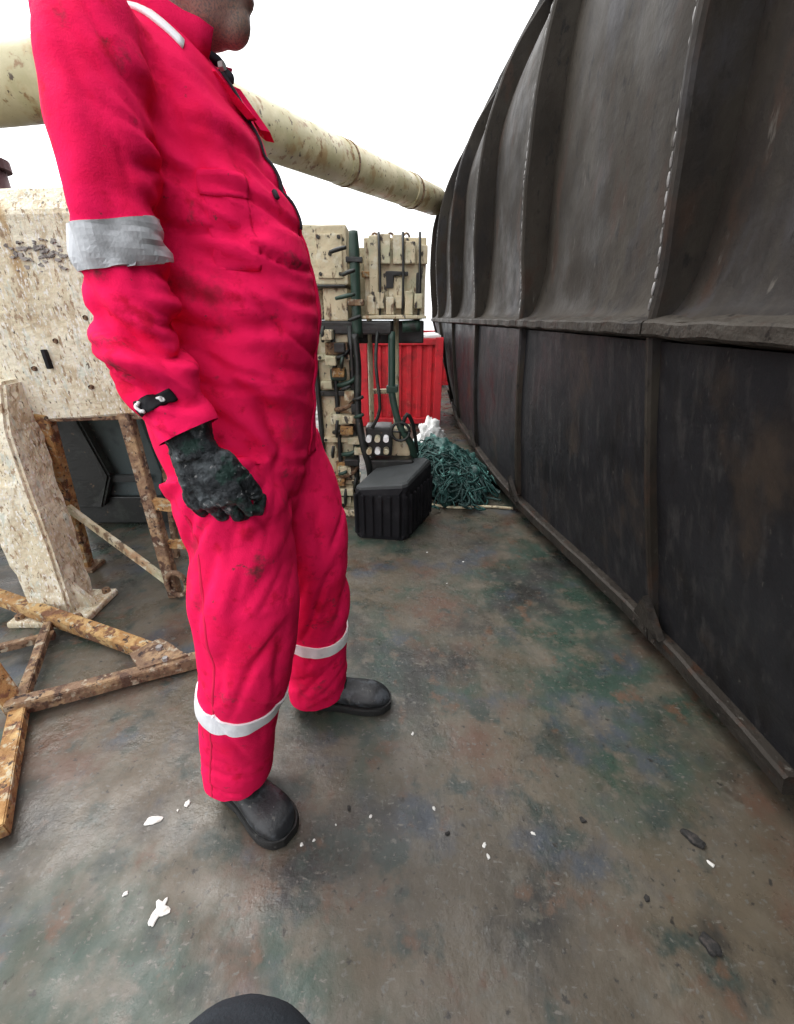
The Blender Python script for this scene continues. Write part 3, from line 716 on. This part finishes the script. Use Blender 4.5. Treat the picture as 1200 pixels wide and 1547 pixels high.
# ================================================================== RUSTY FRAME LYING ON THE DECK
lf = thing('scrap_metal', (-1.2, 1.1, 0), 'low triangular frame of rust-brown steel bars lying flat on the deck', 'frame')
part_bar('bar', lf, (-1.95, 1.56, .075), (-.86, 1.165, .035), .055, .05, 'rust')
part_bar('bar', lf, (-.74, 1.170, .030), (-1.27, .935, .050), .045, .05, 'rust_dark')
part_bar('bar', lf, (-1.45, 1.345, .045), (-1.245, .95, .040), .03, .035, 'rust_dark')
part_bar('bar', lf, (-1.28, 1.0, .035), (-1.00, .58, .035), .045, .045, 'rust')
part_bar('upright', lf, (-1.265, .955, .02), (-1.40, 1.02, .36), .055, .05, 'rust')
part_bar('bar', lf, (-1.60, 1.20, .030), (-1.40, 1.30, .030), .03, .03, 'rust_dark')
bm = bmesh.new(); ring_loft(bm, [[Vector((-.78, 1.155, z)), Vector((-.93, 1.245, z)), Vector((-1.0, 1.16, z)), Vector((-.92, 1.085, z))] for z in (.045, .066)]); rough_up(bm, .006, 30, cuts=3)
link('corner_plate', bm, M['rust_dark'], lf)
bolt(lf, (-.90, 1.185, .07), (0, 0, 1), .013, 'bead'); bolt(lf, (-.85, 1.13, .07), (0, 0, 1), .011, 'bead')

# ================================================================== DARK EQUIPMENT BEHIND THE STAND
eq = thing('equipment_case', (-1.75, 2.5, 0), 'teal-grey equipment case with a slanted black side and scuffed latch, behind the rusty stand', 'case')
bm = bmesh.new(); ring_loft(bm, [[Vector(p) for p in ((-1.98, y, .02), (-1.50, y, .02), (-1.42, y, .34), (-1.50, y, .92), (-1.86, y, .92))] for y in (2.36, 2.8)]); bmesh.ops.bevel(bm, geom=bm.edges[:], offset=.015, segments=2, affect='EDGES')
link('body', bm, M['teal'], eq)
bm = bmesh.new(); ring_loft(bm, [[Vector(p) for p in ((-2.04, y, .15), (-1.80, y, .15), (-1.70, y, .35), (-1.84, y, .95), (-1.98, y, .95))] for y in (2.28, 2.352)]); bmesh.ops.bevel(bm, geom=bm.edges[:], offset=.012, segments=2, affect='EDGES'); rough_up(bm, .01, 18, cuts=3)
link('side_guard', bm, M['black_gloss'], eq)
bm = bmesh.new(); box(bm, (-1.84, 2.32, .30), (-1.50, 2.358, .34), .006); link('trim', bm, M['block_top'], eq)
bm = bmesh.new(); box(bm, (-1.66, 2.33, .80), (-1.58, 2.358, .84), .006); link('latch', bm, M['bead'], eq)
bm = bmesh.new(); box(bm, (-2.0, 2.33, .02), (-1.44, 2.357, .20), .006); link('skirt', bm, M['black_gloss'], eq)

# ================================================================== CREAM VALVE RACK IN THE MIDDLE DISTANCE
rk = thing('valve_rack', (-.15, 2.6, 0), 'cream painted hydraulic valve rack with dark green pipes, streaked with rust', 'machinery')
def pbox(name, lo, hi, mat, par=rk, bev=.008, rough=.004):
    bm = bmesh.new(); box(bm, lo, hi, bev)
    if rough: rough_up(bm, rough, 18, cuts=2, seed=lo[0])
    return link(name, bm, M[mat], par)
def ptube(name, pts, mat, par=rk, n=14, sub=4):
    bm = bmesh.new(); tube(bm, pts, sub=sub, n=n); return link(name, bm, M[mat], par, smooth=True)
c1 = pbox('cabinet', (-.62, 2.52, 1.36), (-.262, 2.85, 1.63), 'cream')
pbox('cabinet', (-.40, 2.50, 1.185), (-.268, 2.80, 1.345), 'cream')
pbox('cabinet_door', (-.42, 2.507, 1.39), (-.285, 2.524, 1.59), 'cream', c1, .005, .002)
for x, z in ((-.405, 1.41), (-.30, 1.41), (-.405, 1.575), (-.30, 1.575), (-.35, 1.50)): bolt(c1, (x, 2.503, z), (0, -1, 0), .010, 'black_gloss')
pbox('shelf', (-.56, 2.47, 1.345), (-.27, 2.84, 1.36), 'black_gloss')
pbox('rear_panel', (-.62, 2.70, 1.19), (.15, 2.76, 1.555), 'cream')
pbox('rear_beam', (-.60, 2.69, 1.06), (.16, 2.77, 1.185), 'black_gloss')
pl = pbox('back_plate', (-.178, 2.58, 1.20), (.158, 2.66, 1.585), 'cream')
pbox('plate_rib', (-.150, 2.545, 1.21), (-.100, 2.582, 1.59), 'cream', pl)
pbox('stiffener', (-.19, 2.555, 1.40), (-.095, 2.584, 1.425), 'rust', pl, .004)
pbox('hatch', (-.045, 2.56, 1.27), (.045, 2.583, 1.40), 'cream', pl, .006)
pbox('slot', (-.060, 2.548, 1.345), (-.018, 2.562, 1.425), 'black_gloss', pl, .004)
pbox('slot', (-.050, 2.548, 1.405), (.060, 2.562, 1.425), 'black_gloss', pl, .004)
pbox('slot', (.105, 2.555, 1.28), (.135, 2.583, 1.42), 'black_gloss', pl, .004)
pbox('plate_shelf', (-.19, 2.50, 1.195), (.165, 2.66, 1.212), 'cream', pl, .004)
pbox('beam', (-.50, 2.50, 1.115), (-.03, 2.62, 1.183), 'black_gloss')
ptube('pipe', [(-.222, 2.50, 1.10, .030), (-.222, 2.50, 1.30, .026), (-.222, 2.50, 1.50, .028), (-.222, 2.50, 1.60, .022)], 'green_pipe')
pbox('clamp', (-.265, 2.47, 1.26), (-.18, 2.53, 1.29), 'rust_dark', rk, .004)
pbox('clamp', (-.265, 2.47, 1.46), (-.18, 2.53, 1.485), 'black_gloss', rk, .004)
ptube('motor', [(.03, 2.55, 1.155, .032), (.13, 2.55, 1.16, .032)], 'green_pipe')
for x, wd in ((-.42, .10), (-.31, .085)):
    pbox('column', (x-wd/2, 2.52, .02), (x+wd/2, 2.62, 1.12), 'cream')
for z in (.22, .50, .78, .98): 
    fl = pbox('flange', (-.485, 2.49, z), (-.245, 2.64, z+.030), 'cream' if z != .78 else 'black_gloss', rk, .005)
    for x in (-.44, -.36, -.285): bolt(fl, (x, 2.487, z+.015), (0, -1, 0), .010, 'black_gloss')
for k, z in enumerate((.34, .64, .90, 1.04)):
    pbox('fitting', (-.385-.02*(k % 2), 2.475, z-.03), (-.295+.015*(k % 2), 2.525, z+.035), ('rust', 'cream', 'green_pipe', 'rust_dark')[k], rk, .010)
for x, y_, z0, z1, r_ in ((-.362, 2.50, .05, 1.14, .014), (-.262, 2.505, .06, 1.16, .018), (-.47, 2.50, .05, 1.14, .016)):  # black pipes put in as the dark shadows between the columns
    ptube('shade_pipe', [(x, y_, z0, r_), (x+.006, y_-.004, (z0+z1)/2, r_), (x, y_, z1, r_)], 'black_gloss', rk, 10, 3)
for k in range(7):
    z = .14+.14*k; x = -.33+.02*(k % 3)
    ptube('elbow', [(x-.06, 2.50, z, .013), (x-.02, 2.465, z+.01, .015), (x+.03, 2.462, z+.03, .013), (x+.06, 2.50, z+.06, .012)], ('black_gloss', 'rust_dark', 'green_pipe')[k % 3], rk, 8, 3)
for k in range(3):
    x = -.12+.085*k; ptube('lifting_eye', [(x+.016*math.cos(a), 2.62, 1.590+.018*math.sin(a), .006) for a in [math.pi*q/6 for q in range(7)]], 'rust_dark', rk, 8, 2)
pbox('base', (-.52, 2.46, 0), (-.235, 2.70, .05), 'cream')
ptube('hose', [(-.235, 2.47, 1.12, .020), (-.222, 2.46, .95, .020), (-.232, 2.45, .70, .022), (-.205, 2.43, .50, .022), (-.175, 2.44, .36, .020), (-.17, 2.5, .2, .02), (-.17, 2.55, 0.01, .02)], 'black_gloss')
ptube('hose', [(-.03, 2.52, 1.13, .020), (-.03, 2.50, .90, .021), (-.028, 2.49, .78, .021), (.02, 2.47, .60, .020), (.09, 2.5, .48, .022), (.12, 2.58, .30, .022), (.13, 2.6, .01, .022)], 'green_pipe')
pbox('hose_clamp', (-.062, 2.47, .80), (.005, 2.54, .84), 'green_pipe', rk, .006)
ptube('stanchion', [(-.005, 2.70, 1.20, .018), (-.005, 2.70, .6, .018), (0., 2.70, .0, .018)], 'cream', rk, 10, 1)
ptube('stanchion', [(-.165, 2.70, 1.20, .016), (-.165, 2.70, .0, .016)], 'cream', rk, 10, 1)
pbox('rail', (-.175, 2.685, .76), (.01, 2.715, .79), 'cream', rk, .004)
for k in range(16):
    z = .10+.066*k; x = -.45+.19*random.random(); w_, h_ = random.uniform(.05, .10), random.uniform(.035, .055); d_ = random.uniform(.0, .05)
    pbox('manifold_block', (x, 2.455-d_, z), (min(x+w_, -.215), 2.53, z+h_), ('cream', 'cream', 'rust', 'cream', 'black_gloss')[k % 5], rk, .006, .003)
for k in range(6):
    x = -.165+.052*k; z = 1.215+.03*(k % 2); pbox('plate_block', (x, 2.535-.012*(k % 3), z), (x+.044, 2.585, z+random.uniform(.05, .12)), 'cream', pl, .006, .003)
for k in range(5):
    x = -.155+.066*k; pbox('plate_block', (x, 2.55-.014*(k % 2), 1.46), (x+.054, 2.585, 1.46+random.uniform(.06, .15)), 'cream', pl, .006, .003)
for k in range(14):
    x = random.uniform(-.46, -.235); z = .12+.105*k+random.uniform(-.03, .03); l_ = random.uniform(.05, .13); v_ = random.random() < .5
    a_ = (x, 2.44, z, .009); b_ = (x+(.01 if v_ else l_), 2.43, z+(l_ if v_ else .02), .009); m_ = ((a_[0]+b_[0])/2, 2.42, (a_[2]+b_[2])/2, .011)
    ptube('fitting', [a_, m_, b_], ('black_gloss', 'black_gloss', 'green_pipe')[k % 3], rk, 8, 3)
for x in (-.095, .03, .118): ptube('rod', [(x, 2.53, 1.20, .007), (x+.004, 2.53, 1.4, .007), (x, 2.53, 1.60, .007)], 'black_gloss', rk, 8, 2)
ptube('rod', [(-.15, 2.45, .60, .010), (-.10, 2.44, .72, .010), (-.12, 2.46, .95, .010), (-.11, 2.5, 1.13, .010)], 'black_gloss', rk, 8, 3)
ptube('rod', [(.03, 2.48, .60, .012), (.06, 2.46, .68, .012), (.10, 2.5, .60, .012), (.13, 2.55, .42, .012)], 'black_gloss', rk, 8, 3)
vb = pbox('valve_block', (-.19, 2.46, .42), (-.03, 2.62, .60), 'black_gloss', rk, .012)
for k in range(6):
    x = -.17+.052*(k % 3); z = .465+.075*(k//3)
    bm = bmesh.new(); tube(bm, [(x, 2.40, z, .017), (x, 2.47, z, .017)], sub=1, n=12); link('valve', bm, M['white'] if k % 2 else M['cream'], vb)
pbox('pump', (-.04, 2.52, .40), (.085, 2.66, .58), 'cream', rk, .02)
pbox('pump_foot', (-.18, 2.44, .0), (.10, 2.72, .40), 'black_gloss', rk, .01)
bm = bmesh.new()
tube(bm, [(.02+.055*math.cos(a), 2.46, .575+.055*math.sin(a), .009) for a in [2*math.pi*k/16 for k in range(17)]], sub=2, n=8)
bar(bm, (-.03, 2.46, .575), (.07, 2.46, .575), .01, .01, 0); bar(bm, (.02, 2.46, .53), (.02, 2.46, .63), .01, .01, 0)
tube(bm, [(.02, 2.46, .575, .01), (.02, 2.53, .56, .01)], sub=1, n=8)
link('hand_wheel', bm, M['black_gloss'], rk, smooth=True)

# ================================================================== BLACK RUBBER BLOCK
rb = thing('rubber_block', (0, 2.3, 0), 'black ribbed rubber block with dusty grey top, on the deck beside green netting', 'block')
base = [(-.25, 2.20), (-.22, 2.165), (.03, 2.13), (.065, 2.15), (.225, 2.50), (.20, 2.545), (-.09, 2.60)]
bm = bmesh.new(); cx = sum(p[0] for p in base)/7; cy = sum(p[1] for p in base)/7
def off(k, z, dz=0): return [Vector((cx+(x-cx)*k, cy+(y-cy)*k, z+dz*((x-cx)+(y-cy)*.3))) for x, y in base]
ring_loft(bm, [off(.97, .001), off(1.0, .03), off(1.0, .30, .08), off(.96, .335, .10)]); bmesh.ops.bevel(bm, geom=[e for e in bm.edges if abs((e.verts[0].co-e.verts[1].co).z) > .05], offset=.02, segments=2, affect='EDGES')
link('body', bm, M['black'], rb)
bm = bmesh.new(); ring_loft(bm, [off(.95, .328, .10), off(.93, .352, .11), off(.86, .362, .12)]); link('top', bm, M['block_top'], rb)
for i in range(6):
    a, b_ = Vector((*base[i], 0)), Vector((*base[i+1], 0)); n_ = max(1, int((b_-a).length/.05))
    for k in range(n_):
        p = a.lerp(b_, (k+.5)/n_); o_ = (p-Vector((cx, cy, 0))).normalized()*.004
        bm = bmesh.new(); bar(bm, p+o_+Vector((0, 0, .03)), p+o_+Vector((0, 0, .285)), .022, .022, .004, up=(b_-a).normalized()); link('ridge', bm, M['black'], rb)

# ================================================================== GREEN NETTING HEAP
bm = bmesh.new(); bmesh.ops.create_icosphere(bm, subdivisions=5, radius=1)
for v in bm.verts:
    p = v.co.copy(); n1 = noise.fractal(p*2.3, .8, 2.2, 5); n2 = abs(noise.noise(p*5.5+Vector((3, 0, 0))))
    r_ = 1+.30*n1-.35*n2
    v.co = Vector((.42+p.x*r_*.32, 3.08+p.y*r_*.46, max(.002, .04+p.z*r_*(.28-.15*p.x))))
nh = thing('netting_heap', (.46, 3.0, 0), 'crumpled heap of green netting piled on deck between rubber block and ribbed hull', 'netting')
link('heap', bm, M['green_net'], nh, smooth=True)
bm = bmesh.new()
for k in range(110):
    a = random.uniform(0, 6.28); x0 = .43+.29*math.cos(a)*random.random(); y0 = 2.98+.36*math.sin(a)*random.random(); pts = []
    for j in range(6):
        x0 += random.uniform(-.09, .09); y0 += random.uniform(-.09, .07)
        x0 = min(x0, .74); d = math.hypot((x0-.41)/.38, (y0-3.06)/.50); z = .03+(.27-.45*(x0-.37))*max(0, 1-d*d)**.7+random.uniform(-.01, .05)
        pts.append((x0, y0, max(.012, z), .004+.004*random.random()))
    tube(bm, pts, sub=4, n=6)
st = link('strands', bm, M['green_net'], nh, smooth=True); st['kind'] = 'stuff'
bm = bmesh.new()
for k in range(60):
    a = random.uniform(0, 6.28); x0 = .44+.29*math.cos(a)*random.random(); y0 = 2.93+.34*math.sin(a)*random.random(); pts = []
    for j in range(6):
        x0 += random.uniform(-.10, .10); y0 += random.uniform(-.10, .06)
        x0 = min(x0, .74); d = math.hypot((x0-.41)/.38, (y0-3.06)/.50); z = .03+(.26-.45*(x0-.37))*max(0, 1-d*d)**.7+random.uniform(-.01, .05)
        pts.append((x0, y0, max(.014, z), .005+.005*random.random()))
    tube(bm, pts, sub=4, n=6)
st = link('dark_strands', bm, M['dark_net'], nh, smooth=True); st['kind'] = 'stuff'
bm = bmesh.new(); tube(bm, [(.16, 2.66, .012, .010), (.40, 2.585, .011, .010), (.60, 2.60, .012, .010), (.80, 2.57, .011, .010)], n=8)
tag(link('rope', bm, M['cream'], at=(.5, 2.6, 0), smooth=True), 'thin pale rope lying along the foot of the green netting', 'rope')

# ================================================================== RED CONTAINER
def container(x0, x1, y0, y1, label, n):
    c_ = thing('red_container', ((x0+x1)/2, (y0+y1)/2, 0), label, 'container')
    bm = bmesh.new(); box(bm, (x0+.03, y0+.05, .06), (x1-.01, y1, .93)); link('wall', bm, M['red'], c_)
    for k in range(n):
        bm = bmesh.new(); x = x0+.07+(x1-x0-.12)/n*k; box(bm, (x, y0+.015, .10), (x+.06, y0+.053, .92), .010); link('corrugation', bm, M['red'], c_)
    for z in (.03, .92):
        bm = bmesh.new(); box(bm, (x0, y0-.015, z), (x1, y0+.06, z+.07), .010); link('rail', bm, M['red'], c_)
    for x in (x0, x1-.08):
        bm = bmesh.new(); box(bm, (x, y0-.02, 0), (x+.09, y0+.07, 1.0), .008); link('corner_post', bm, M['red'], c_)
container(-.43, .515, 5.0, 6.0, 'low red ribbed steel container covered by a white sheet, beyond the valve rack', 7)
container(.30, 1.6, 8.15, 9.1, 'red ribbed steel container half hidden behind the far end of the dark hull', 9)
bm = bmesh.new(); box(bm, (-.42, 5.0, .985), (.50, 6.0, 1.03), .02); rough_up(bm, .02, 4, cuts=6)
tag(link('white_sheet', bm, M['white'], at=(.6, 5.6, .96), smooth=True), 'white sheet covering the top of the red container', 'sheet')
# bundle of white rag before it
bm = bmesh.new(); bmesh.ops.create_icosphere(bm, subdivisions=4, radius=1)
for v in bm.verts:
    p = v.co.copy(); r_ = 1+.5*noise.fractal(p*2.2+Vector((9, 0, 0)), .9, 2., 4); v.co = Vector((.33+p.x*r_*.12, 3.95+p.y*r_*.10, max(.004, .14+p.z*r_*.17)))
tag(link('white_rag', bm, M['white'], at=(.33, 3.95, 0), smooth=True), 'crumpled white rag bundle on deck behind the green netting', 'rag')

# ================================================================== POST AND WINCH DRUM FAR LEFT
po = thing('mast_post', (-2.42, 3.0, 0), 'maroon steel post standing behind the cream machine housing', 'post')
bm = bmesh.new(); tube(bm, [(-2.42, 3.0, 0, .12), (-2.42, 3.0, 2.0, .12)], sub=1, n=20); link('pole', bm, M['purple'], po, smooth=True)
bm = bmesh.new(); tube(bm, [(-2.42, 3.0, 1.98, .15), (-2.42, 3.0, 2.03, .15), (-2.42, 3.0, 2.07, .04)], sub=1, n=20); link('cap', bm, M['purple'], po)
dr = thing('cable_drum', (-3.0, 2.75, 0), 'dark steel cable drum on the deck behind the housing leg', 'drum')
bm = bmesh.new(); tube(bm, [(-3.3, 2.9, .3, .19), (-2.85, 2.75, .3, .19)], sub=1, n=24); link('barrel', bm, M['black_gloss'], dr, smooth=True)
for q in ((-3.32, 2.907), (-2.85, 2.75)):
    bm = bmesh.new(); tube(bm, [(q[0]-.02, q[1]+.007, .3, .30), (q[0]+.02, q[1]-.007, .3, .30)], sub=1, n=28); link('flange', bm, M['black_gloss'], dr)

# ================================================================== PAINT CHIPS AND SCRAP ON THE DECK
def flake(x, y, r, mat, name, label, cat, group=None, el=1.0, ang=0., h=.004, lobes=.5):
    bm = bmesh.new(); n = 26; sd_ = random.random()*50; pts = []
    for k in range(n):
        a = 2*math.pi*k/n; rr = r*(1+lobes*noise.noise(Vector((math.cos(a)*1.4+sd_, math.sin(a)*1.4, sd_))))
        px, py = rr*math.cos(a)*el, rr*math.sin(a)
        pts.append((x+px*math.cos(ang)-py*math.sin(ang), y+px*math.sin(ang)+py*math.cos(ang)))
    ring_loft(bm, [[Vector((a, b, .0005)) for a, b in pts], [Vector((a, b, h*.7)) for a, b in pts], [Vector((x+(a-x)*.7, y+(b-y)*.7, h)) for a, b in pts]])
    return tag(link(name, bm, mat, at=(x, y, 0)), label, cat, group)
G1 = 'specks of paint scattered on the deck'
flake(-.528, .452, .016, M['chip'], 'paint_chip', 'largest white paint splash on deck, near the bent knee', 'paint chip', el=1.0, ang=.9, lobes=.9)
flake(-.536, .432, .009, M['chip'], 'paint_chip', 'small white paint spot touching the largest paint splash', 'paint chip', el=1.4, ang=1.2)
flake(-.640, .630, .011, M['chip'], 'paint_chip', 'long white paint chip on deck beside the black boot', 'paint chip', el=1.7, ang=.3)
flake(-.572, .672, .008, M['chip'], 'paint_chip', 'tiny pale paint speck on worn deck', 'paint chip', G1)
for x, y in ((-.625, .478), (-.24, .575), (-.07, .64), (.35, .60), (.22, .575), (.225, .55), (-.21, .585), (.10, .66), (-.59, .655), (-.16, .62), (.36, 1.9), (.17, 2.0), (.25, 1.7), (.05, .88)):
    flake(x, y, random.uniform(.002, .0045), M['chip'], 'paint_chip', 'tiny pale paint speck on worn deck', 'paint chip', G1, el=random.uniform(1, 1.8), ang=random.random()*3, h=.003)
flake(.66, .39, .014, M['debris'], 'scrap', 'black lump of scrap lying alone on the deck', 'scrap', el=1.4, ang=2.2, h=.012)
flake(.755, .585, .013, M['debris'], 'scrap', 'black scrap with a pale sliver beside it, near the hull corner', 'scrap', el=1.8, ang=2.3, h=.012)
flake(.762, .535, .004, M['chip'], 'paint_chip', 'pale sliver beside the black scrap near the hull corner', 'paint chip', el=2.2, ang=2.2)
G2 = 'crumbs of dark grit on the deck'
for x, y in ((.49, .63), (.57, .47), (.13, .60), (-.13, .66)):
    flake(x, y, random.uniform(.003, .007), M['debris'], 'grit', 'small dark crumb of grit on the deck', 'grit', G2, el=random.uniform(1, 1.7), ang=random.random()*3, h=.006)
